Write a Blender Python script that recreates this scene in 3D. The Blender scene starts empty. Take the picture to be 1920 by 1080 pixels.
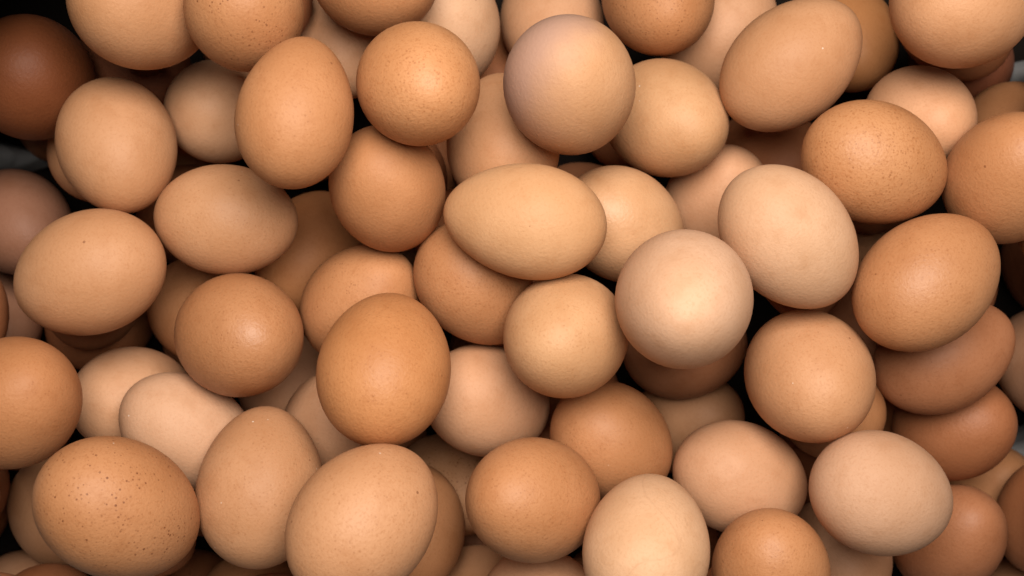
import bpy, math, random
from mathutils import Vector, Matrix, noise

# ------------------------------------------------------------------ camera, light, exposure
scene = bpy.context.scene
col = scene.collection

cam_data = bpy.data.cameras.new("camera")
cam_data.sensor_width = 36.0
cam_data.lens = 36.0 * 2300.0 / 1920.0
cam_data.clip_start = 0.01
cam_data.clip_end = 20.0
cam_data.dof.use_dof = True
cam_data.dof.focus_distance = 0.405
cam_data.dof.aperture_fstop = 13.0
cam = bpy.data.objects.new("camera", cam_data)
cam.location = (0.0, 0.0, 0.56)
cam.rotation_euler = (0.0, 0.0, 0.0)
col.objects.link(cam)
scene.camera = cam

world = bpy.data.worlds.new("World")
scene.world = world
world.use_nodes = True
bg = world.node_tree.nodes["Background"]
bg.inputs["Color"].default_value = (1.0, 0.93, 0.86, 1.0)
bg.inputs["Strength"].default_value = 0.045

lamp_data = bpy.data.lights.new("softbox_lamp", 'AREA')
lamp_data.shape = 'DISK'
lamp_data.size = 0.39
lamp_data.energy = 7.35
lamp_data.color = (1.0, 0.95, 0.875)
lamp = bpy.data.objects.new("softbox_lamp", lamp_data)
lamp.location = (0.045, 0.175, 0.68)
lamp.rotation_euler = (Vector((0.03, 0.0, 0.12)) - Vector(lamp.location)).to_track_quat('-Z', 'Y').to_euler()
col.objects.link(lamp)

vs = scene.view_settings
vs.view_transform = 'Standard'
vs.look = 'None'
vs.exposure = 0.0
vs.gamma = 1.0
vs.use_curve_mapping = False
scene.cycles.max_bounces = 8
scene.cycles.diffuse_bounces = 5
scene.cycles.use_denoising = True
scene.cycles.use_adaptive_sampling = True
scene.cycles.adaptive_threshold = 0.02


# ------------------------------------------------------------------ helpers
def srgb(c):
    return tuple(((v / 255.0) / 12.92 if v <= 10 else ((v / 255.0 + 0.055) / 1.055) ** 2.4) for v in c) + (1.0,)


class Nodes:
    """Small wrapper that wires shader nodes."""
    def __init__(self, name):
        self.mat = bpy.data.materials.new(name)
        self.mat.use_nodes = True
        self.t = self.mat.node_tree
        self.bsdf = self.t.nodes["Principled BSDF"]

    def put(self, socket, val):
        if hasattr(val, "is_linked"):
            self.t.links.new(val, socket)
        else:
            socket.default_value = val

    def math(self, op, a, b=0.0, c=None, clamp=False):
        n = self.t.nodes.new("ShaderNodeMath")
        n.operation = op
        n.use_clamp = clamp
        self.put(n.inputs[0], a)
        self.put(n.inputs[1], b)
        if c is not None:
            self.put(n.inputs[2], c)
        return n.outputs[0]

    def noise(self, vec, scale, detail=2.0, rough=0.5):
        n = self.t.nodes.new("ShaderNodeTexNoise")
        self.put(n.inputs["Vector"], vec)
        n.inputs["Scale"].default_value = scale
        n.inputs["Detail"].default_value = detail
        n.inputs["Roughness"].default_value = rough
        return n.outputs["Fac"]

    def cells(self, vec, scale):
        n = self.t.nodes.new("ShaderNodeTexVoronoi")
        self.put(n.inputs["Vector"], vec)
        n.inputs["Scale"].default_value = scale
        s = self.t.nodes.new("ShaderNodeSeparateColor")
        self.t.links.new(n.outputs["Color"], s.inputs[0])
        return n.outputs["Distance"], s.outputs[0], s.outputs[1]

    def step(self, val, lo, hi, to0=0.0, to1=1.0):
        n = self.t.nodes.new("ShaderNodeMapRange")
        n.interpolation_type = 'SMOOTHSTEP'
        self.put(n.inputs["Value"], val)
        self.put(n.inputs["From Min"], lo)
        self.put(n.inputs["From Max"], hi)
        n.inputs["To Min"].default_value = to0
        n.inputs["To Max"].default_value = to1
        return n.outputs["Result"]

    def mix(self, fac, a, b):
        n = self.t.nodes.new("ShaderNodeMix")
        n.data_type = 'RGBA'
        self.put(n.inputs[0], fac)
        self.put(n.inputs[6], a)
        self.put(n.inputs[7], b)
        return n.outputs[2]

    def bump(self, height, strength, dist, normal=None):
        n = self.t.nodes.new("ShaderNodeBump")
        n.inputs["Strength"].default_value = strength
        n.inputs["Distance"].default_value = dist
        self.put(n.inputs["Height"], height)
        if normal is not None:
            self.put(n.inputs["Normal"], normal)
        return n.outputs["Normal"]

    def local(self, offset=(0, 0, 0)):
        tc = self.t.nodes.new("ShaderNodeTexCoord")
        m = self.t.nodes.new("ShaderNodeMapping")
        self.t.links.new(tc.outputs["Object"], m.inputs["Vector"])
        m.inputs["Location"].default_value = offset
        return m.outputs["Vector"], tc.outputs["Object"]


def eggshell(name, rgb, mottle, dark, white, gloss, seed, bloom=False, lines=False):
    """Eggshell: cloudy tint, fine pores, optional freckles, lime dust and pinkish bloom."""
    rnd = random.Random(seed)
    N = Nodes(name)
    vec, obj = N.local((rnd.uniform(-1, 1), rnd.uniform(-1, 1), rnd.uniform(-1, 1)))
    base = tuple(v * f for v, f in zip(srgb(rgb), (0.675, 0.61, 0.59))) + (1.0,)
    deep = (base[0] * 0.80, base[1] * 0.68, base[2] * 0.55, 1)
    lite = (min(base[0] * 1.10, .85), min(base[1] * 1.14, .8), min(base[2] * 1.2, .7), 1)
    c = N.mix(N.step(N.noise(vec, 45, 1, 0.55), 0.34, 0.70), lite, base)
    cloud = N.noise(vec, 120, 3, 0.6)
    c = N.mix(N.math('MULTIPLY', N.step(cloud, 0.45, 0.8), 0.35), c, deep)
    # fine grain of the pores
    grain = N.noise(vec, 1150, 2, 0.6)
    c = N.mix(N.math('MULTIPLY', N.step(grain, 0.50, 0.70), min(1, 0.10 + 0.60 * mottle)), c, deep)
    if mottle > 0.32:
        d, r1, r2 = N.cells(vec, 760)
        pit = N.math('MULTIPLY', N.step(d, 0.16, 0.34, 1, 0), N.math('GREATER_THAN', r1, 0.62 - 0.4 * mottle))
        pit = N.math('MULTIPLY', pit, N.step(cloud, 0.3, 0.6))
        c = N.mix(N.math('MULTIPLY', pit, min(1, 0.06 + 0.50 * mottle)), c, (base[0] * .50, base[1] * .36, base[2] * .25, 1))
    if bloom:
        sep = N.t.nodes.new("ShaderNodeSeparateXYZ")
        gm = N.t.nodes.new("ShaderNodeNewGeometry")
        N.t.links.new(gm.outputs["Position"], sep.inputs[0])
        # the bloom covers the side of the shell that faces away from the pointed end
        s2 = N.t.nodes.new("ShaderNodeVectorMath")
        s2.operation = 'DOT_PRODUCT'
        N.t.links.new(obj, s2.inputs[0])
        s2.inputs[1].default_value = bloom
        f = N.math('ADD', s2.outputs["Value"], N.math('MULTIPLY', N.math('SUBTRACT', N.noise(vec, 60, 3), 0.5), 0.016))
        c = N.mix(N.math('MULTIPLY', N.step(f, -0.010, 0.012), 0.9), c, srgb((163, 127, 110)))
    if dark > 0:
        brown = (base[0] * .30, base[1] * .17, base[2] * .11, 1)
        clump = N.step(N.noise(vec, 75, 2), 0.62 - 0.32 * dark, 0.80 - 0.22 * dark)
        for sc, size, keep in ((900, 0.33, 1 - 0.62 * dark), (480, 0.20, 1 - 0.55 * dark), (270, 0.10, 1 - 0.4 * dark)):
            d, r1, r2 = N.cells(vec, sc)
            lim = N.math('MULTIPLY', N.math('ADD', r2, 0.25), size)
            s = N.math('LESS_THAN', N.math('SUBTRACT', d, lim), 0.0)
            s = N.math('MULTIPLY', N.step(N.math('SUBTRACT', d, lim), -0.10, 0.0, 1, 0), s)
            s = N.math('MULTIPLY', s, N.math('GREATER_THAN', r1, keep))
            s = N.math('MULTIPLY', s, clump)
            c = N.mix(N.math('MULTIPLY', s, N.math('MULTIPLY_ADD', r2, 0.55, 0.2)), c, brown)
        # a few lone specks anywhere on the shell
        d, r1, r2 = N.cells(vec, 105)
        s = N.math('LESS_THAN', d, N.math('MULTIPLY_ADD', r2, 0.040, 0.018))
        s = N.math('MULTIPLY', s, N.math('GREATER_THAN', r1, 0.72))
        c = N.mix(N.math('MULTIPLY', s, 0.55), c, brown)
    if white > 0:
        d, r1, r2 = N.cells(vec, 300)
        s = N.math('MULTIPLY', N.step(d, 0.05, 0.13, 1, 0), N.math('GREATER_THAN', r1, 1 - 0.15 * white))
        c = N.mix(N.math('MULTIPLY', s, N.math('MULTIPLY_ADD', r2, 0.5, 0.2)), c, (0.80, 0.74, 0.66, 1))
    if lines:
        w = N.math('ABSOLUTE', N.math('SUBTRACT', N.noise(vec, 26, 1.5, 0.4), 0.5))
        c = N.mix(N.math('MULTIPLY', N.step(w, 0.0, 0.010, 1, 0), 0.13), c, (base[0] * .55, base[1] * .45, base[2] * .4, 1))
    N.put(N.bsdf.inputs["Base Color"], c)
    rr = 0.62 - 0.16 * gloss
    N.put(N.bsdf.inputs["Roughness"], N.math('MULTIPLY_ADD', cloud, 0.16, rr - 0.08))
    N.bsdf.inputs["Specular IOR Level"].default_value = 0.12 + 0.26 * gloss
    b = N.bump(N.noise(vec, 820, 3, 0.62), 0.26 + 0.10 * gloss + 0.12 * mottle, 0.0005)
    N.put(N.bsdf.inputs["Normal"], b)
    return N.mat


def egg_mesh(name, a, b, k, seed, rings=36, segs=56):
    """Egg of revolution about local Z, pointed end at +Z, with a faintly uneven shell."""
    mx = max(math.sqrt(1 - t * t) * (1 - k * t - 0.04 * t * t) for t in [i / 500 - 1 for i in range(1001)])
    off = Vector((seed * 3.17, seed * 1.31, seed * 0.77))
    verts, faces = [], []
    for i in range(rings + 1):
        th = math.pi * i / rings
        t = -math.cos(th)
        r = b * math.sin(th) * (1 - k * t - 0.04 * t * t) / mx
        n_s = 1 if i in (0, rings) else segs
        for j in range(n_s):
            ph = 2 * math.pi * j / segs
            p = Vector((r * math.cos(ph), r * math.sin(ph), a * t))
            p *= 1 + 0.008 * noise.noise(p * 38 + off) + 0.001 * noise.noise(p * 130 + off)
            verts.append(p)
    def idx(i, j):
        return 0 if i == 0 else (1 + (rings - 1) * segs if i == rings else 1 + (i - 1) * segs + j % segs)
    for i in range(rings):
        for j in range(segs):
            if i == 0:
                faces.append((0, idx(1, j + 1), idx(1, j)))
            elif i == rings - 1:
                faces.append((idx(i, j), idx(i, j + 1), idx(rings, 0)))
            else:
                faces.append((idx(i, j), idx(i, j + 1), idx(i + 1, j + 1), idx(i + 1, j)))
    me = bpy.data.meshes.new(name)
    me.from_pydata(verts, [], faces)
    me.polygons.foreach_set("use_smooth", [True] * len(me.polygons))
    me.update()
    return me


def link(name, me, mat, parent=None):
    o = bpy.data.objects.new(name, me)
    if mat is not None:
        me.materials.clear()
        me.materials.append(mat)
    col.objects.link(o)
    o.parent = parent
    return o


# ------------------------------------------------------------------ the crate and its film lining
def plastic(name, rgb, rough, spec):
    N = Nodes(name)
    vec, obj = N.local()
    base = srgb(rgb)
    c = N.mix(N.step(N.noise(vec, 30, 4), 0.3, 0.75), base, (base[0] * .75, base[1] * .75, base[2] * .77, 1))
    N.put(N.bsdf.inputs["Base Color"], c)
    N.bsdf.inputs["Roughness"].default_value = rough
    N.bsdf.inputs["Specular IOR Level"].default_value = spec
    N.put(N.bsdf.inputs["Normal"], N.bump(N.noise(vec, 120, 4), 0.25, 0.001))
    return N.mat


crate_mat = plastic("dark_crate_plastic", (20, 13, 9), 0.8, 0.08)
film_mat = plastic("grey_plastic_film", (140, 139, 138), 0.25, 0.5)

# world metres: inner foot of the four sides, their lean outwards per metre of height, height of the sides
FX, FB, FF, LEAN, TOP = 0.262, 0.140, 0.172, 0.40, 0.155


def side_point(side, along, h, out=0.0):
    """point on a side of the crate; along runs -1..1, out steps outwards to the crate's own wall"""
    d = LEAN * h + out
    back = FB + d + (0.035 if out > 0 else 0.0)
    front = FF + d
    if side in ('left', 'right'):
        return Vector(((FX + d) * (1 if side == 'right' else -1), -front + (along + 1) / 2 * (back + front), h))
    return Vector((along * (FX + d), back if side == 'back' else -front, h))


crate = bpy.data.objects.new("crate", None)
col.objects.link(crate)
crate["label"] = "dark grey plastic crate holding the heap of eggs"
crate["category"] = "crate"


def slab(name, quads_in, quads_out, mat, parent):
    """closed slab between two matching grids of four corners"""
    v = [tuple(p) for p in quads_in] + [tuple(p) for p in quads_out]
    f = [(0, 1, 2, 3), (7, 6, 5, 4)] + [(i, 4 + i, 4 + (i + 1) % 4, (i + 1) % 4) for i in range(4)]
    me = bpy.data.meshes.new(name)
    me.from_pydata(v, [], f)
    me.update()
    return link(name, me, mat, parent)


foot = [side_point(s, al, 0, 0.012) for s, al in (('front', -1), ('front', 1), ('back', 1), ('back', -1))]
slab("base", [(p.x, p.y, -0.004) for p in foot], [(p.x, p.y, -0.010) for p in foot], crate_mat, crate)
for s in ('left', 'right', 'back', 'front'):
    q = [side_point(s, -1, -0.003, .010), side_point(s, 1, -0.003, .010), side_point(s, 1, TOP + .01, .010), side_point(s, -1, TOP + .01, .010)]
    q2 = [side_point(s, -1, -0.003, .014), side_point(s, 1, -0.003, .014), side_point(s, 1, TOP + .01, .014), side_point(s, -1, TOP + .01, .014)]
    slab("side_wall", q, q2, crate_mat, crate)


def film_sheet():
    """crumpled plastic film hung up the four sides of the crate"""
    verts, faces = [], []
    def crumple(p, amt):
        v = Vector(p)
        r = abs(noise.noise(v * 22)) + 0.6 * abs(noise.noise(v * 55 + Vector((3, 1, 2)))) + 0.35 * abs(noise.noise(v * 120))
        return amt * (r - 0.2)
    def grid(fn, nu, nv):
        o = len(verts)
        for j in range(nv + 1):
            for i in range(nu + 1):
                verts.append(fn(i / nu, j / nv))
        for j in range(nv):
            for i in range(nu):
                faces.append((o + j * (nu + 1) + i, o + j * (nu + 1) + i + 1, o + (j + 1) * (nu + 1) + i + 1, o + (j + 1) * (nu + 1) + i))
    for s, n in (('left', Vector((1, 0, 0))), ('right', Vector((-1, 0, 0))), ('back', Vector((0, -1, 0))), ('front', Vector((0, 1, 0)))):
        def wall(u, v, s=s, n=n):
            p = side_point(s, (2 * u - 1) if s != 'back' else -1 + 0.62 * u, TOP * v, 0.0)
            if s == 'back':
                p.y += 0.035 * min(1, max(0, (p.x + 0.17) / 0.05))
            elif s == 'right':      # the film puffs inwards between the outer eggs
                p.x -= 0.060 * math.exp(-((p.y - 0.092) / 0.014) ** 2) + 0.058 * math.exp(-((p.y + 0.072) / 0.012) ** 2)
            elif s == 'left':
                p.x += 0.060 * math.exp(-((p.y - 0.058) / 0.010) ** 2)
            return tuple(p + n * (crumple(p, 0.012) * min(1, v * 8) - 0.002))
        grid(wall, 110, 44)
    # unseen flap of film, added over the far left corner to shade it
    def shade_fold(u, v):
        p0 = side_point('left', 1 - 0.9 * u, TOP)
        p1 = side_point('back', -1 + 0.75 * u, TOP)
        p = p0.lerp(p1, v)
        m = 4 * v * (1 - v)
        p += Vector((0, 0, 0.030 * m * u + 0.006 * noise.noise(p * 40))) + Vector((0.060, 0.005, 0)) * (m * u)
        return tuple(p)
    grid(shade_fold, 30, 40)
    me = bpy.data.meshes.new("plastic_film")
    me.from_pydata(verts, [], faces)
    me.polygons.foreach_set("use_smooth", [True] * len(me.polygons))
    me.update()
    return me


film = link("plastic_film", film_sheet(), film_mat)
sol = film.modifiers.new("thickness", 'SOLIDIFY')
sol.thickness = 0.0003
film["label"] = "crumpled grey plastic film lining the crate behind the eggs"
film["category"] = "plastic film"

# ------------------------------------------------------------------ the eggs
# shell tints
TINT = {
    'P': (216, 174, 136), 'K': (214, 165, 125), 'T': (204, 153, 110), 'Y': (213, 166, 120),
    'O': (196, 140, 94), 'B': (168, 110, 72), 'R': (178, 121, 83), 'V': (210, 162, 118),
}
NAMES = {'P': 'pale_egg', 'K': 'peach_egg', 'T': 'tan_egg', 'Y': 'golden_egg', 'O': 'orange_egg', 'B': 'brown_egg', 'R': 'reddish_egg', 'V': 'mauve_egg'}
# x, y, z (m); axis towards the pointed end; half length, half width (m); taper; tint, shift; mottle, freckles, dust, gloss; label
EGGS = [
    ((-0.18123, 0.07882, 0.0976), (-0.1893, -0.1389, -0.9721), 0.02797, 0.02310, 0.038, 'B', (-40, -36, -30), 0.25, 0, 0, 0.4, 'dark brown egg in deep shade at the upper left edge'),  # brown shell darkened further, so part of its shade sits in the tint
    ((-0.12564, 0.09671, 0.142), (0.3872, 0.0188, -0.9218), 0.02760, 0.02220, 0.055, 'T', (-6, -6, -6), 0.25, 0, 0, 0.3, 'big tan egg cut off by the top edge, leftmost along the top'),
    ((-0.08777, 0.09058, 0.1568), (-0.0997, -0.1738, -0.9797), 0.02410, 0.01930, 0.079, 'O', (0, 0, 0), 0.4, 1, 0, 0.5, 'orange egg with dark scratchy flecks touching the top edge, beside the big tan one'),
    ((-0.06794, 0.09854, 0.0704), (0.2054, -0.7662, 0.6089), 0.02656, 0.02121, 0.058, 'K', (0, 0, 0), 0.2, 0, 0.1, 0.3, 'peach egg mostly hidden under the plain orange egg at the top edge'),
    ((-0.0487, 0.1112, 0.1224), (0.5724, -0.29, 0.767), 0.02870, 0.02097, 0.047, 'O', (0, 0, 0), 0.4, 0.15, 0, 0.3, 'plain orange egg cut by the top edge above the round speckled orange egg'),
    ((-0.02505, 0.10076, 0.0844), (0.0969, -0.6103, -0.7862), 0.02685, 0.02061, 0.066, 'P', (0, 0, 0), 0.2, 0.1, 0.1, 0.3, 'pale egg at the top edge tucked behind the round speckled orange egg'),
    ((-0.03022, 0.06596, 0.1624), (0.2764, -0.2744, 0.921), 0.02544, 0.01997, 0.052, 'O', (8, 7, 4), 0.75, 0.1, 0, 0.6, 'round orange egg with fine pores and a soft highlight, left of the mauve egg'),
    ((-0.06878, 0.05615, 0.1692), (0.1228, 0.9576, -0.2607), 0.02521, 0.01861, 0.110, 'O', (0, 0, 0), 0.4, 0.08, 0.3, 0.35, 'upright orange egg pointing up, lying over two paler eggs at upper left'),
    ((-0.1137, 0.06852, 0.0824), (0.2049, 0.0576, -0.9771), 0.02458, 0.02000, 0.045, 'K', (20, 19, 15), 0.2, 0, 0, 0.3, 'pale tan egg half covered by the upright orange egg at upper left'),
    ((-0.14321, 0.05133, 0.1148), (0.3221, -0.7596, 0.565), 0.02837, 0.02120, 0.077, 'T', (0, 0, 0), 0.25, 0.05, 0, 0.3, 'smooth beige egg standing to the right below the shaded dark brown egg'),
    ((-0.16734, 0.05355, 0.0648), (0.4206, -0.3055, 0.8543), 0.02536, 0.01911, 0.062, 'T', (0, 0, 0), 0.2, 0, 0, 0.3, 'sliver of tan egg peeking out left from under the smooth beige egg'),
    ((-0.14571, 0.07036, 0.022), (0.6209, -0.3386, 0.707), 0.02555, 0.02178, 0.045, 'O', (0, 0, 0), 0.2, 0, 0, 0.3, 'sliver of orange egg in the gap between the smooth beige and pale tan eggs'),
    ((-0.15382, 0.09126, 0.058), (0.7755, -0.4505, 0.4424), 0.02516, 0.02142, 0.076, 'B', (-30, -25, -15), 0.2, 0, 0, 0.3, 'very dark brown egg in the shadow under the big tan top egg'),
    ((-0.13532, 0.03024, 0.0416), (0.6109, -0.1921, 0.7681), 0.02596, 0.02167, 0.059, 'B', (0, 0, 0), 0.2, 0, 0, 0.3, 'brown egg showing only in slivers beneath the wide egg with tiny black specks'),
    ((-0.10372, 0.02474, 0.1148), (0.9972, -0.0737, -0.0137), 0.02586, 0.02011, 0.000, 'T', (6, 6, 5), 0.35, 0.12, 0.2, 0.5, 'wide light orange egg lying sideways with a few tiny black specks'),
    ((-0.20543, 0.02712, 0.0496), (0.6273, -0.4409, 0.6419), 0.02756, 0.02121, 0.044, 'K', (-64, -58, -42), 0.2, 0, 0, 0.3, 'dim mauve brown egg at the left edge above the big tan tilted one'),  # mauve brown shell; some of the left edge's shade is in its colour
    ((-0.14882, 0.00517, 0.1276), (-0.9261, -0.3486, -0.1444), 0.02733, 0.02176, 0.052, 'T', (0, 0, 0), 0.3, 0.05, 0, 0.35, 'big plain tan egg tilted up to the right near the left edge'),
    ((-0.22762, -0.01298, 0.022), (0.5377, -0.3106, 0.7838), 0.03080, 0.02081, 0.051, 'K', (-26, -26, -16), 0.2, 0, 0, 0.2, 'dim pinkish egg at the left edge, directly below the mauve brown one'),  # shell colour lowered to carry the shade of the crate's left side
    ((-0.16936, -0.03856, 0.1428), (0.5711, 0.3685, 0.7335), 0.02694, 0.02221, 0.070, 'O', (-4, -6, -6), 0.35, 0.08, 0, 0.35, 'large orange egg cut by the left edge in the lower half'),
    ((-0.14698, -0.04283, 0.0844), (0.6119, 0.0845, -0.7864), 0.02482, 0.02020, 0.061, 'K', (0, 2, 2), 0.2, 0, 0, 0.3, 'peach egg to the right of the large orange egg at the left edge'),
    ((-0.1178, -0.05289, 0.1116), (0.7483, -0.5648, -0.3478), 0.02707, 0.01949, 0.055, 'K', (2, 7, 10), 0.2, 0.08, 0.1, 0.3, 'pale pinkish egg lying diagonally behind the heavily freckled egg at lower left'),
    ((-0.09695, -0.01699, 0.122), (0.5016, -0.0757, 0.8618), 0.02800, 0.02220, 0.065, 'O', (0, 0, 0), 0.5, 0.08, 0, 0.9, 'glossy round orange egg with a bright wet highlight, left of centre'),
    ((-0.08292, 0.01435, 0.0568), (-0.4107, -0.7848, 0.4642), 0.02819, 0.02121, 0.056, 'O', (2, -4, -8), 0.3, 0.08, 0, 0.3, 'shaded orange egg under the right end of the wide specked egg'),
    ((-0.12589, -0.00935, 0.0656), (0.4618, -0.4293, 0.7762), 0.02805, 0.01993, 0.054, 'O', (0, 0, 0), 0.3, 0.05, 0, 0.3, 'orange egg half hidden behind the left side of the glossy round egg'),
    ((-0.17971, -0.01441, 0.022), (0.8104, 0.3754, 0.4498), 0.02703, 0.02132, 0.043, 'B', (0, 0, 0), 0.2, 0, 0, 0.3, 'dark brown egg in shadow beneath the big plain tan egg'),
    ((-0.05562, -0.00564, 0.108), (0.5756, 0.5002, 0.6469), 0.02682, 0.02061, 0.054, 'O', (0, 0, 0), 0.4, 0.4, 0, 0.4, 'freckled orange egg tucked behind the tall deep orange egg'),
    ((-0.04307, 0.03385, 0.1328), (0.134, -0.5275, -0.8389), 0.02634, 0.01993, 0.064, 'O', (0, 0, 0), 0.3, 0.12, 0.05, 0.35, 'orange egg below the round speckled orange egg and right of the upright one'),
    ((-0.0127, 0.00097, 0.1192), (0.601, -0.6797, -0.4205), 0.02544, 0.01989, 0.100, 'O', (0, 0, 0), 0.55, 0.1, 0, 0.45, 'golden brown egg lying under the long pale egg at the centre'),
    ((-0.00335, 0.05413, 0.1116), (-0.0474, 0.8932, -0.4472), 0.02719, 0.02060, 0.120, 'T', (0, 0, 0), 0.3, 0.05, 0.1, 0.3, 'tan egg pointing up between the mauve egg and the long pale egg'),
    ((0.01949, 0.06708, 0.1488), (0.161, -0.2906, -0.9432), 0.02906, 0.02198, 0.059, 'V', (0, 0, 0), 0.3, 0.06, 0.1, 0.3, 'large round egg with a mauve bloom on its upper left side'),
    ((0.00409, 0.02244, 0.1504), (-0.9685, 0.1473, -0.2008), 0.02777, 0.01934, 0.100, 'Y', (0, 0, 0), 0.25, 0.03, 0.05, 0.3, 'long pale tan egg lying sideways at the centre, pointed end left'),
    ((0.01827, -0.01637, 0.1416), (-0.2578, -0.1436, 0.9555), 0.02747, 0.02111, 0.037, 'Y', (0, 0, 0), 0.35, 0.04, 0.05, 0.4, 'round golden tan egg directly below the long pale egg'),
    ((0.04155, 0.02287, 0.1056), (0.6936, -0.4162, -0.588), 0.02698, 0.02060, 0.062, 'Y', (8, 8, 8), 0.25, 0, 0.05, 0.9, 'glossy yellowish egg half covered by the long pale egg on its left'),
    ((0.05539, -0.0038, 0.1644), (-0.1363, -0.1931, 0.9717), 0.03249, 0.02221, 0.078, 'P', (4, 5, 8), 0.3, 0.03, 0.05, 0.05, 'large round cream egg, palest of the pile, right of centre'),
    ((0.0581, 0.06357, 0.0984), (0.3968, -0.3491, 0.8489), 0.02945, 0.02180, 0.073, 'Y', (0, 0, 0), 0.3, 0, 0.1, 0.4, 'light yellowish tan egg tucked under the right side of the mauve egg'),
    ((0.01678, 0.10808, 0.0552), (0.1869, -0.7318, 0.6554), 0.02697, 0.02122, 0.073, 'K', (0, 0, 0), 0.2, 0, 0, 0.3, 'peach egg at the top edge behind the mauve egg'),
    ((0.0561, 0.11151, 0.0888), (0.0832, -0.5304, 0.8436), 0.02970, 0.02144, 0.049, 'O', (0, 0, 0), 0.5, 1, 0, 0.35, 'round orange egg with dense dark speckles cut by the top edge'),
    ((0.08536, 0.10278, 0.0576), (0.5707, 0.6794, 0.4611), 0.02699, 0.02122, 0.068, 'K', (0, 0, 0), 0.2, 0, 0.1, 0.3, 'pinkish egg between the densely speckled top egg and the long tan egg'),
    ((0.10032, 0.0804, 0.1188), (0.7638, 0.6404, 0.0804), 0.02811, 0.02092, 0.040, 'T', (0, 0, 0), 0.3, 0, 0.2, 0.35, 'long smooth tan egg leaning up to the right at upper right'),
    ((0.14236, 0.10568, 0.0396), (0.0367, -0.6079, 0.7932), 0.03050, 0.02061, 0.050, 'O', (10, 5, -2), 0.3, 0, 0, 0.45, 'orange egg hidden behind the right side of the long smooth tan egg'),
    ((0.15379, 0.09873, 0.1408), (-0.7182, -0.334, 0.6104), 0.02691, 0.02361, 0.042, 'T', (0, 0, 0), 0.3, 0, 0, 0.3, 'large tan egg cut off by the top edge near the right corner'),
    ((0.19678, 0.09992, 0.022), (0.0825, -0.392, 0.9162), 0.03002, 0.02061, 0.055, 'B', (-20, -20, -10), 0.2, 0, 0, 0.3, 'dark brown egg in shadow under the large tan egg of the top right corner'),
    ((0.20672, 0.06461, 0.0568), (0.2636, -0.3203, 0.9099), 0.02485, 0.01953, 0.071, 'O', (0, 0, 0), 0.3, 0, 0, 0.3, 'orange brown egg at the right edge just below the grey plastic film'),
    ((0.15245, 0.06357, 0.102), (0.1911, -0.2961, 0.9359), 0.02503, 0.01901, 0.056, 'K', (4, 2, 0), 0.3, 0, 0, 0.5, 'round peach egg under the large tan egg of the top right corner'),
    ((0.12628, 0.04319, 0.134), (0.8839, -0.249, -0.3959), 0.02767, 0.02100, 0.075, 'O', (5, 5, 3), 0.85, 0.08, 0, 0.7, 'golden orange egg densely covered with fine pores, at upper right'),
    ((0.17264, 0.03847, 0.1332), (-0.0647, 0.4016, 0.9135), 0.02881, 0.02119, 0.071, 'O', (0, 0, 0), 0.4, 0.06, 0, 0.7, 'shiny orange egg cut by the right edge in the upper half'),
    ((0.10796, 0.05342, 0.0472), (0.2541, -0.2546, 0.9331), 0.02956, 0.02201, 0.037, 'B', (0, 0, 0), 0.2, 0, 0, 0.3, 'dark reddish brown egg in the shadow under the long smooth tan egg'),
    ((0.08096, 0.03406, 0.0756), (0.2035, 0.5235, 0.8274), 0.02669, 0.02055, 0.047, 'K', (0, 0, 0), 0.2, 0, 0.05, 0.3, 'pinkish peach egg behind the upper left of the big cream tan egg'),
    ((0.09333, 0.01687, 0.1468), (0.6677, -0.707, -0.2329), 0.02779, 0.02076, 0.040, 'P', (0, 0, 0), 0.25, 0, 0.03, 0.4, 'big smooth cream tan egg leaning left, right of the palest round egg'),
    ((0.14142, 0.00221, 0.1416), (0.762, 0.6066, -0.2267), 0.02785, 0.02127, 0.040, 'O', (0, 0, 0), 0.5, 0.12, 0, 0.75, 'large satin orange egg with a streak of highlight at the right'),
    ((0.10463, -0.03106, 0.1284), (0.0414, -0.3782, 0.9248), 0.02897, 0.02220, 0.038, 'T', (0, 0, 0), 0.35, 0.05, 0.1, 0.4, 'light orange egg standing below the big smooth cream tan egg'),
    ((0.16151, -0.02511, 0.1012), (0.8885, 0.4546, 0.0618), 0.02699, 0.02047, 0.072, 'R', (0, 0, 0), 0.35, 0.15, 0, 0.4, 'reddish brown egg lying under the large satin orange egg at right'),
    ((0.17505, -0.05477, 0.0744), (0.3845, 0.2307, 0.8938), 0.02670, 0.02121, 0.062, 'B', (0, 0, 0), 0.35, 0, 0, 0.5, 'brown egg beneath the reddish brown one at the right'),
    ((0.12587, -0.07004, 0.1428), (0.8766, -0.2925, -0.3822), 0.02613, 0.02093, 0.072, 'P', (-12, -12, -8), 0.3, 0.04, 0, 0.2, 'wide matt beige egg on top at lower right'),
    ((0.08384, -0.06975, 0.1104), (0.8818, -0.3275, -0.3392), 0.02638, 0.02062, 0.035, 'K', (0, 0, 0), 0.25, 0, 0.05, 0.4, 'pale peach egg to the left of the wide matt beige egg'),
    ((0.03681, -0.05644, 0.1116), (0.6191, -0.5874, -0.5212), 0.02624, 0.02061, 0.056, 'O', (0, 0, 0), 0.4, 0.06, 0.15, 0.5, 'orange egg with white dust on its right flank, below the round golden egg'),
    ((-0.00871, -0.04209, 0.1052), (0.6327, -0.2774, -0.723), 0.02759, 0.02060, 0.059, 'K', (0, 0, 0), 0.25, 0.05, 0.05, 0.3, 'pale peach egg right of the tall deep orange egg'),
    ((-0.04226, -0.02596, 0.1516), (0.0417, 0.629, -0.7763), 0.03013, 0.02213, 0.100, 'O', (3, -1, -6), 0.45, 0.2, 0.1, 0.6, 'tall deep orange egg on top of the pile left of centre'),
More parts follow.
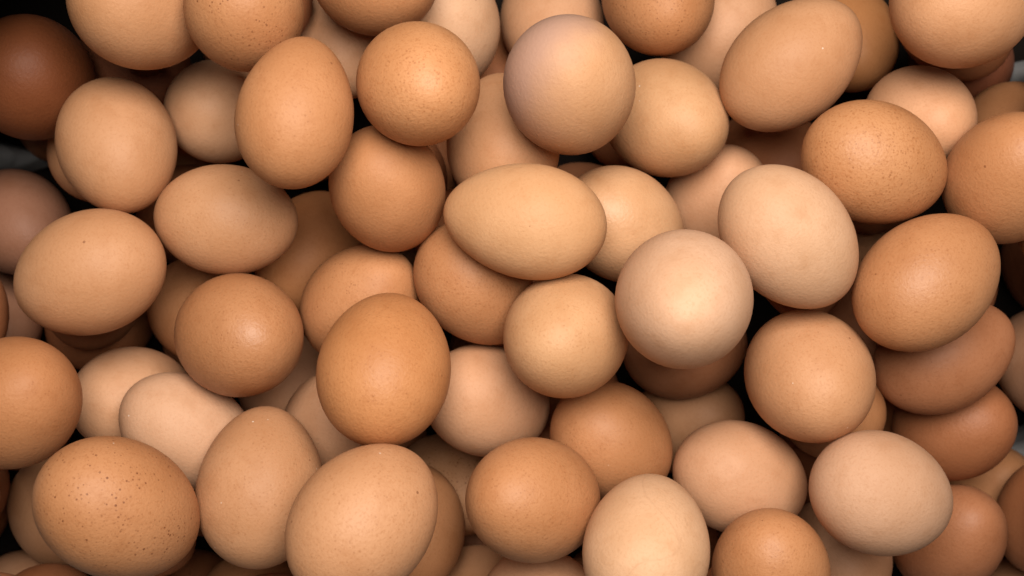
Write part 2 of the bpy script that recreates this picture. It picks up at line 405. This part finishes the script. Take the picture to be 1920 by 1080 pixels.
    ((0.007, -0.07146, 0.146), (-0.5087, 0.1475, 0.8482), 0.02832, 0.02096, 0.041, 'O', (0, 0, 0), 0.5, 0.12, 0, 0.5, 'round light orange egg in the bottom row middle'),
    ((-0.04646, -0.07298, 0.1772), (0.5779, 0.6723, -0.4626), 0.02717, 0.02159, 0.030, 'T', (0, 0, 0), 0.45, 0.05, 0.15, 0.45, 'largest tan egg, leaning right and cut by the bottom edge'),
    ((-0.03844, -0.09054, 0.0932), (-0.0234, 0.7012, -0.7126), 0.02667, 0.02060, 0.045, 'O', (0, 0, 0), 0.35, 0.08, 0.05, 0.3, 'orange egg showing along the right side of the largest tan egg'),
    ((-0.02517, -0.08148, 0.0524), (0.6561, -0.2462, 0.7134), 0.02711, 0.02006, 0.043, 'T', (8, 8, 6), 0.4, 1, 0, 0.3, 'tan egg thick with brown speckles, in the gap above the largest tan egg'),
    ((-0.08663, -0.06836, 0.1364), (0.023, 0.9214, -0.3878), 0.02827, 0.02182, 0.090, 'T', (0, 0, 0), 0.35, 0.2, 0.5, 0.4, 'upright tan egg with white dust flecks, left of the largest tan egg'),
    ((-0.1264, -0.0715, 0.164), (0.4578, -0.4676, -0.7561), 0.03048, 0.02196, 0.059, 'O', (0, 0, 0), 0.45, 0.9, 0.05, 0.5, 'very large orange egg strewn with dark freckles at lower left'),
    ((-0.1895, -0.09489, 0.0444), (0.0103, -0.786, -0.6182), 0.02943, 0.02007, 0.079, 'T', (0, 0, 0), 0.3, 0.1, 0, 0.3, 'dull tan egg behind the left side of the very large freckled egg'),
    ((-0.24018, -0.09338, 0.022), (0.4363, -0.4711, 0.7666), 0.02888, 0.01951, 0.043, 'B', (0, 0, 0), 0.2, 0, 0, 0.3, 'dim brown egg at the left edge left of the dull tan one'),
    ((-0.20938, -0.13521, 0.0276), (0.8691, 0.0406, 0.493), 0.02718, 0.02120, 0.076, 'K', (0, 0, 0), 0.2, 0, 0, 0.3, 'dim pale egg in the bottom left corner'),
    ((-0.18452, -0.13032, 0.0696), (0.7755, 0.0974, 0.6237), 0.02623, 0.01969, 0.055, 'B', (0, 0, 0), 0.2, 0.05, 0, 0.3, 'brown egg at the bottom edge under the very large freckled egg'),
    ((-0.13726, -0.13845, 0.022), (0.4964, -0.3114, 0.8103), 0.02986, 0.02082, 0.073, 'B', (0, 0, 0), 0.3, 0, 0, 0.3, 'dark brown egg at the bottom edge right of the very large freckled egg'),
    ((-0.10378, -0.12694, 0.0628), (0.6439, 0.1188, 0.7558), 0.02865, 0.01999, 0.065, 'O', (0, 0, 0), 0.3, 0, 0, 0.3, 'shaded orange egg at the bottom edge under the upright dusty tan egg'),
    ((-0.09198, -0.04305, 0.0452), (0.451, -0.4838, 0.75), 0.02942, 0.02201, 0.060, 'K', (4, 2, 2), 0.2, 0, 0, 0.3, 'shaded pinkish egg in the gap right of the glossy round egg'),
    ((-0.06693, -0.05297, 0.0896), (0.2867, 0.5606, 0.7769), 0.02675, 0.02079, 0.037, 'K', (0, 0, 0), 0.2, 0.05, 0, 0.3, 'peach brown egg squeezed between the tall deep orange and dusty tan eggs'),
    ((0.0744, -0.05658, 0.042), (0.5382, 0.3169, 0.781), 0.02747, 0.02120, 0.071, 'T', (0, 0, 0), 0.2, 0, 0, 0.3, 'shaded tan egg in the gap above the pale peach egg at lower right'),
    ((0.06867, -0.02361, 0.0704), (0.7472, 0.2041, 0.6325), 0.02662, 0.02061, 0.035, 'R', (0, 0, 0), 0.3, 0.15, 0, 0.3, 'reddish brown egg directly under the palest round cream egg'),
    ((0.12324, -0.04746, 0.0888), (0.3461, 0.0868, 0.9342), 0.02290, 0.01856, 0.038, 'O', (0, 0, 0), 0.2, 0, 0, 0.3, 'sliver of orange egg below right of the light orange standing egg'),
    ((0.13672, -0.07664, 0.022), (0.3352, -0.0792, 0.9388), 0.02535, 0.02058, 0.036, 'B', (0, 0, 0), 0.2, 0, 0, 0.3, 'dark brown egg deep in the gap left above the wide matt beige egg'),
    ((0.13306, -0.10881, 0.0596), (0.123, -0.4078, 0.9048), 0.02600, 0.02121, 0.066, 'K', (0, 0, 0), 0.2, 0, 0, 0.3, 'shaded pinkish egg under the lower left of the wide matt beige egg'),
    ((0.08863, -0.09689, 0.1396), (-0.167, 0.6549, 0.737), 0.02586, 0.02005, 0.041, 'O', (0, 0, 0), 0.5, 0.05, 0.05, 0.7, 'rich orange egg with its blunt top showing at the bottom edge, right half'),
    ((0.04405, -0.08383, 0.1596), (0.1821, 0.5619, -0.8069), 0.02759, 0.02056, 0.110, 'P', (2, 2, 0), 0.25, 0, 0.05, 0.25, 'pale cream egg with faint curved lines standing at the bottom edge'),
    ((0.17536, -0.10013, 0.0684), (0.1139, 0.5076, 0.854), 0.03051, 0.02062, 0.080, 'R', (0, 0, 0), 0.35, 0.05, 0, 0.6, 'reddish egg below right of the wide matt beige egg'),
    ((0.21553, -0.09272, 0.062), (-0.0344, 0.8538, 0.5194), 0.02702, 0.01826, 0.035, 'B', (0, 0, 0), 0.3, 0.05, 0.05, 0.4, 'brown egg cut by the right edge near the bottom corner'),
    ((0.20619, -0.08826, 0.022), (0.3342, 0.4743, 0.8145), 0.02644, 0.01956, 0.077, 'O', (0, 0, 0), 0.2, 0, 0, 0.3, 'sliver of orange egg between the two brown eggs near the right edge'),
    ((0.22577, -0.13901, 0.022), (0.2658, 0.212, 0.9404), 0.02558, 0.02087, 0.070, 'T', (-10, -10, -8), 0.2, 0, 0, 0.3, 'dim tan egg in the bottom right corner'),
    ((0.22138, -0.03218, 0.0516), (-0.0772, -0.6068, 0.7911), 0.02847, 0.01983, 0.062, 'K', (-22, -20, -14), 0.2, 0, 0, 0.3, 'dim beige egg at the right edge beside the reddish brown lying egg'),  # shade at the right edge is partly painted into this beige
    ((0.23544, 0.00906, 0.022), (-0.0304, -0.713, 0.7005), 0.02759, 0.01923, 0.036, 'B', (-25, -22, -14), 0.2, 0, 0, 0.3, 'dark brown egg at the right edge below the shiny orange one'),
    ((0.15884, 0.01165, 0.022), (-0.1214, -0.617, 0.7776), 0.02829, 0.02023, 0.047, 'T', (0, 0, 0), 0.2, 0, 0, 0.3, 'sliver of tan egg between the cream tan and satin orange eggs'),
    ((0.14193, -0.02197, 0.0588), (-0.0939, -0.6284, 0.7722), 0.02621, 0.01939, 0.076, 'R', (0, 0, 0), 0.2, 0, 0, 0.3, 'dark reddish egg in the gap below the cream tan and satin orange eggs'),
    ((-0.04012, 0.00202, 0.022), (0.1569, -0.5409, 0.8263), 0.02724, 0.02104, 0.065, 'K', (0, 0, 0), 0.2, 0, 0, 0.3, 'small sliver of pinkish egg left of the golden brown egg'),
    ((-0.01328, -0.1217, 0.07), (0.468, 0.1379, 0.8729), 0.02668, 0.01863, 0.051, 'T', (0, 0, 0), 0.2, 0, 0, 0.3, 'dim tan egg at the bottom edge under the left of the round light orange egg'),
    ((0.01038, -0.11342, 0.1156), (0.578, 0.0968, 0.8103), 0.02599, 0.01878, 0.043, 'K', (0, 0, 0), 0.2, 0, 0, 0.3, 'peach egg at the bottom edge under the right of the round light orange egg'),
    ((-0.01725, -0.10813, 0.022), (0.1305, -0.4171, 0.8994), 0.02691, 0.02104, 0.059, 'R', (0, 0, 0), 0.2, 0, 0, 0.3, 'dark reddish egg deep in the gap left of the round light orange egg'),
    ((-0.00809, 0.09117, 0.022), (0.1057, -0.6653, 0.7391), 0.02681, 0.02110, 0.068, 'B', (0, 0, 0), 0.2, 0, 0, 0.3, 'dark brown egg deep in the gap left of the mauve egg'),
]

for i, (loc, axis, a, b, k, tint, shift, mottle, dark, white, gloss, label) in enumerate(EGGS):
    rnd = random.Random(100 + i)
    v = 1 + rnd.uniform(-0.02, 0.02)
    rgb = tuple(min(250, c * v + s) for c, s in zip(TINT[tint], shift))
    bloom = False
    spin = rnd.uniform(0, 2 * math.pi)
    q = Vector(axis).to_track_quat('Z', 'Y')
    rot = q.to_matrix() @ Matrix.Rotation(spin, 3, 'Z')
    if tint == 'V':
        bloom = tuple(rot.inverted() @ Vector((-0.80, 0.42, -0.1)))
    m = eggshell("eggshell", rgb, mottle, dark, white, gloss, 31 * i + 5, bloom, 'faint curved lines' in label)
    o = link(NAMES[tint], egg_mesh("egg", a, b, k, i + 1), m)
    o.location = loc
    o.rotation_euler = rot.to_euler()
    o["label"] = label
    o["category"] = "egg"
    o["group"] = "eggs heaped in the crate"

# eggs buried in the heap, at most glimpsed through the dark gaps
DEEP = [
    ((0.08037, 0.00772, 0.02024), (0.9878, 0.15, 0.0412), 0.02575, 0.02024, 0.08),
    ((-0.0883, -0.08451, 0.02207), (-0.727, 0.6173, 0.3007), 0.02634, 0.02007, 0.08),
    ((-0.13433, -0.08966, 0.01964), (-0.9548, -0.0843, -0.2849), 0.02527, 0.01964, 0.08),
    ((0.21505, -0.08235, 0.1013), (-0.3576, -0.9279, 0.1051), 0.02450, 0.01930, 0.08),
    ((-0.16904, -0.00168, 0.06344), (0.362, 0.8787, 0.3112), 0.02446, 0.01944, 0.08),
    ((0.156, 0.04619, 0.04436), (-0.5119, -0.8101, 0.2857), 0.02623, 0.02036, 0.08),
    ((0.0241, -0.0909, 0.02021), (0.3516, 0.9228, 0.1573), 0.02586, 0.02021, 0.08),
    ((-0.0068, -0.02618, 0.02068), (0.1948, 0.9549, -0.224), 0.02716, 0.02068, 0.08),
    ((0.06392, -0.10417, 0.03732), (-0.8155, 0.4884, -0.3104), 0.02553, 0.01932, 0.08),
    ((-0.19602, -0.12557, 0.10873), (0.823, 0.4719, 0.3163), 0.02664, 0.02073, 0.08),
    ((-0.15046, -0.07491, 0.05207), (-0.3431, -0.8986, 0.2734), 0.02643, 0.02007, 0.08),
    ((-0.09711, 0.06842, 0.02032), (0.6662, -0.6905, -0.2816), 0.02618, 0.02032, 0.08),
    ((-0.00101, 0.00583, 0.04749), (-0.724, -0.6841, -0.0889), 0.02505, 0.01949, 0.08),
    ((0.03564, 0.03369, 0.02029), (-0.7356, 0.6012, -0.3123), 0.02665, 0.02029, 0.08),
    ((-0.07044, -0.12578, 0.0356), (-0.2186, -0.974, -0.0599), 0.02592, 0.01960, 0.08),
    ((0.22608, -0.12774, 0.08143), (-0.3211, 0.932, 0.1678), 0.02513, 0.01943, 0.08),
    ((0.21815, -0.03083, 0.09567), (-0.2125, -0.9752, -0.0613), 0.02519, 0.01967, 0.08),
    ((0.05638, -0.10453, 0.07783), (-0.3057, -0.8966, 0.3203), 0.02633, 0.01983, 0.08),
    ((0.11154, -0.11304, 0.01989), (0.2161, -0.9764, -0.0008), 0.02546, 0.01989, 0.08),
    ((-0.22111, -0.0336, 0.06758), (0.5345, -0.7981, 0.2782), 0.02473, 0.01958, 0.08),
    ((0.14179, -0.13818, 0.09477), (-0.9264, 0.3336, -0.1748), 0.02659, 0.02077, 0.08),
    ((-0.1059, -0.0742, 0.0716), (0.9649, -0.1672, 0.2024), 0.02488, 0.01960, 0.08),
    ((0.19717, -0.13527, 0.10825), (0.4278, -0.8412, -0.3307), 0.02599, 0.02025, 0.08),
    ((0.17737, -0.05511, 0.02012), (-0.5568, -0.8032, -0.2118), 0.02665, 0.02012, 0.08),
    ((-0.03926, -0.1323, 0.10953), (-0.9947, -0.1028, 0.0053), 0.02541, 0.01953, 0.08),
    ((0.0557, 0.07472, 0.02009), (0.7766, 0.6286, 0.0418), 0.02556, 0.02009, 0.08),
    ((-0.21059, -0.01314, 0.10021), (-0.1084, -0.9878, 0.1116), 0.02676, 0.02021, 0.08),
    ((0.17455, 0.00593, 0.06166), (-0.5798, 0.7787, 0.2398), 0.02552, 0.01966, 0.08),
    ((-0.05402, -0.02395, 0.05524), (-0.9009, 0.3521, -0.2536), 0.02528, 0.01924, 0.08),
    ((0.08323, -0.1268, 0.09852), (-0.5633, -0.8254, -0.0374), 0.02701, 0.02052, 0.08),
    ((-0.0391, 0.05117, 0.01981), (-0.0767, -0.9956, -0.0543), 0.02543, 0.01981, 0.08),
    ((0.04495, -0.13534, 0.02008), (-0.5648, 0.7968, 0.2146), 0.02522, 0.02008, 0.08),
    ((0.02403, -0.04981, 0.03744), (-0.6013, -0.797, -0.0567), 0.02461, 0.01944, 0.08),
    ((-0.04714, 0.1075, 0.0202), (-0.0183, 0.9647, -0.2626), 0.02541, 0.02020, 0.08),
    ((0.22684, 0.0901, 0.07968), (-0.9342, -0.2348, 0.2685), 0.02535, 0.01968, 0.08),
    ((-0.19716, 0.0806, 0.02191), (0.3428, 0.9088, 0.238), 0.02628, 0.01991, 0.08),
    ((-0.14457, -0.0911, 0.08962), (0.8531, -0.5195, -0.0488), 0.02476, 0.01962, 0.08),
    ((0.10927, 0.01324, 0.0999), (0.0118, -0.999, 0.0425), 0.02582, 0.01990, 0.08),
    ((0.177, 0.10621, 0.06599), (-0.7227, 0.6604, -0.204), 0.02571, 0.01999, 0.08),
    ((-0.01697, 0.01412, 0.0816), (0.3657, -0.9307, -0.0026), 0.02548, 0.01960, 0.08),
    ((0.13877, -0.03684, 0.01935), (-0.9027, -0.4192, 0.0976), 0.02426, 0.01935, 0.08),
    ((0.2105, 0.06547, 0.10984), (-0.2988, 0.9535, 0.0393), 0.02539, 0.01984, 0.08),
    ((-0.22514, -0.0832, 0.06616), (0.7619, 0.5751, 0.2979), 0.02560, 0.02016, 0.08),
    ((-0.09182, -0.12686, 0.10863), (-0.9575, -0.2731, 0.093), 0.02583, 0.02063, 0.08),
    ((-0.12833, -0.01876, 0.02185), (-0.8597, -0.4176, 0.2941), 0.02509, 0.01985, 0.08),
    ((-0.21902, -0.05896, 0.02208), (-0.8895, 0.3145, 0.3314), 0.02519, 0.02008, 0.08),
    ((0.02401, -0.07294, 0.07006), (-0.958, 0.109, 0.2651), 0.02562, 0.02006, 0.08),
    ((0.02794, -0.13212, 0.05661), (0.8396, 0.5429, -0.0182), 0.02645, 0.02061, 0.08),
    ((-0.11101, 0.10978, 0.02576), (-0.8677, -0.4773, -0.1387), 0.02546, 0.01976, 0.08),
    ((-0.21565, -0.08007, 0.10671), (0.9767, 0.192, 0.0954), 0.02629, 0.02071, 0.08),
    ((-0.22715, 0.04363, 0.08151), (0.2087, -0.9773, 0.0363), 0.02546, 0.01951, 0.08),
    ((-0.00753, -0.03939, 0.06165), (-0.9441, -0.2877, -0.1608), 0.02521, 0.01965, 0.08),
    ((-0.14094, -0.1374, 0.07843), (-0.0765, 0.9707, 0.2279), 0.02664, 0.02043, 0.08),
    ((0.22637, 0.00918, 0.06926), (-0.0447, 0.9666, 0.2523), 0.02549, 0.01926, 0.08),
    ((0.21102, 0.01809, 0.10549), (0.7655, -0.5592, -0.3182), 0.02539, 0.01949, 0.08),
    ((-0.05596, -0.12194, 0.07163), (0.4315, 0.871, -0.2349), 0.02520, 0.01963, 0.08),
    ((-0.0046, 0.05447, 0.05175), (0.2568, 0.9457, 0.1992), 0.02595, 0.01975, 0.08),
    ((-0.22046, 0.06814, 0.11383), (0.7847, -0.6052, -0.134), 0.02583, 0.01983, 0.08),
    ((-0.21364, 0.08431, 0.05789), (-0.887, -0.4583, -0.0567), 0.02488, 0.01989, 0.08),
    ((0.09545, -0.13856, 0.04737), (-0.7069, -0.645, -0.2904), 0.02478, 0.01937, 0.08),
    ((0.09854, 0.10794, 0.01923), (-0.9908, -0.1307, -0.0356), 0.02423, 0.01923, 0.08),
    ((-0.09878, 0.10715, 0.09742), (-0.9387, -0.1108, -0.3263), 0.02432, 0.01942, 0.08),
    ((-0.05819, -0.05819, 0.01961), (0.5667, -0.8237, -0.0169), 0.02510, 0.01961, 0.08),
    ((-0.0457, 0.04141, 0.05939), (-0.0154, -0.9747, 0.2231), 0.02557, 0.01939, 0.08),
]
for i, (loc, axis, a, b, k) in enumerate(DEEP):
    if i % 8 == 0:
        m = eggshell("eggshell", TINT['BROB'[i // 8 % 4]], 0.2, 0, 0, 0.3, 900 + i)
    o = link("buried_egg", egg_mesh("egg", a, b, k, 300 + i, 18, 28), m)
    o.location = loc
    o.rotation_euler = Vector(axis).to_track_quat('Z', 'Y').to_euler()
    o["label"] = "egg buried in the dark beneath the upper eggs of the heap"
    o["category"] = "egg"
    o["group"] = "eggs buried in the heap"
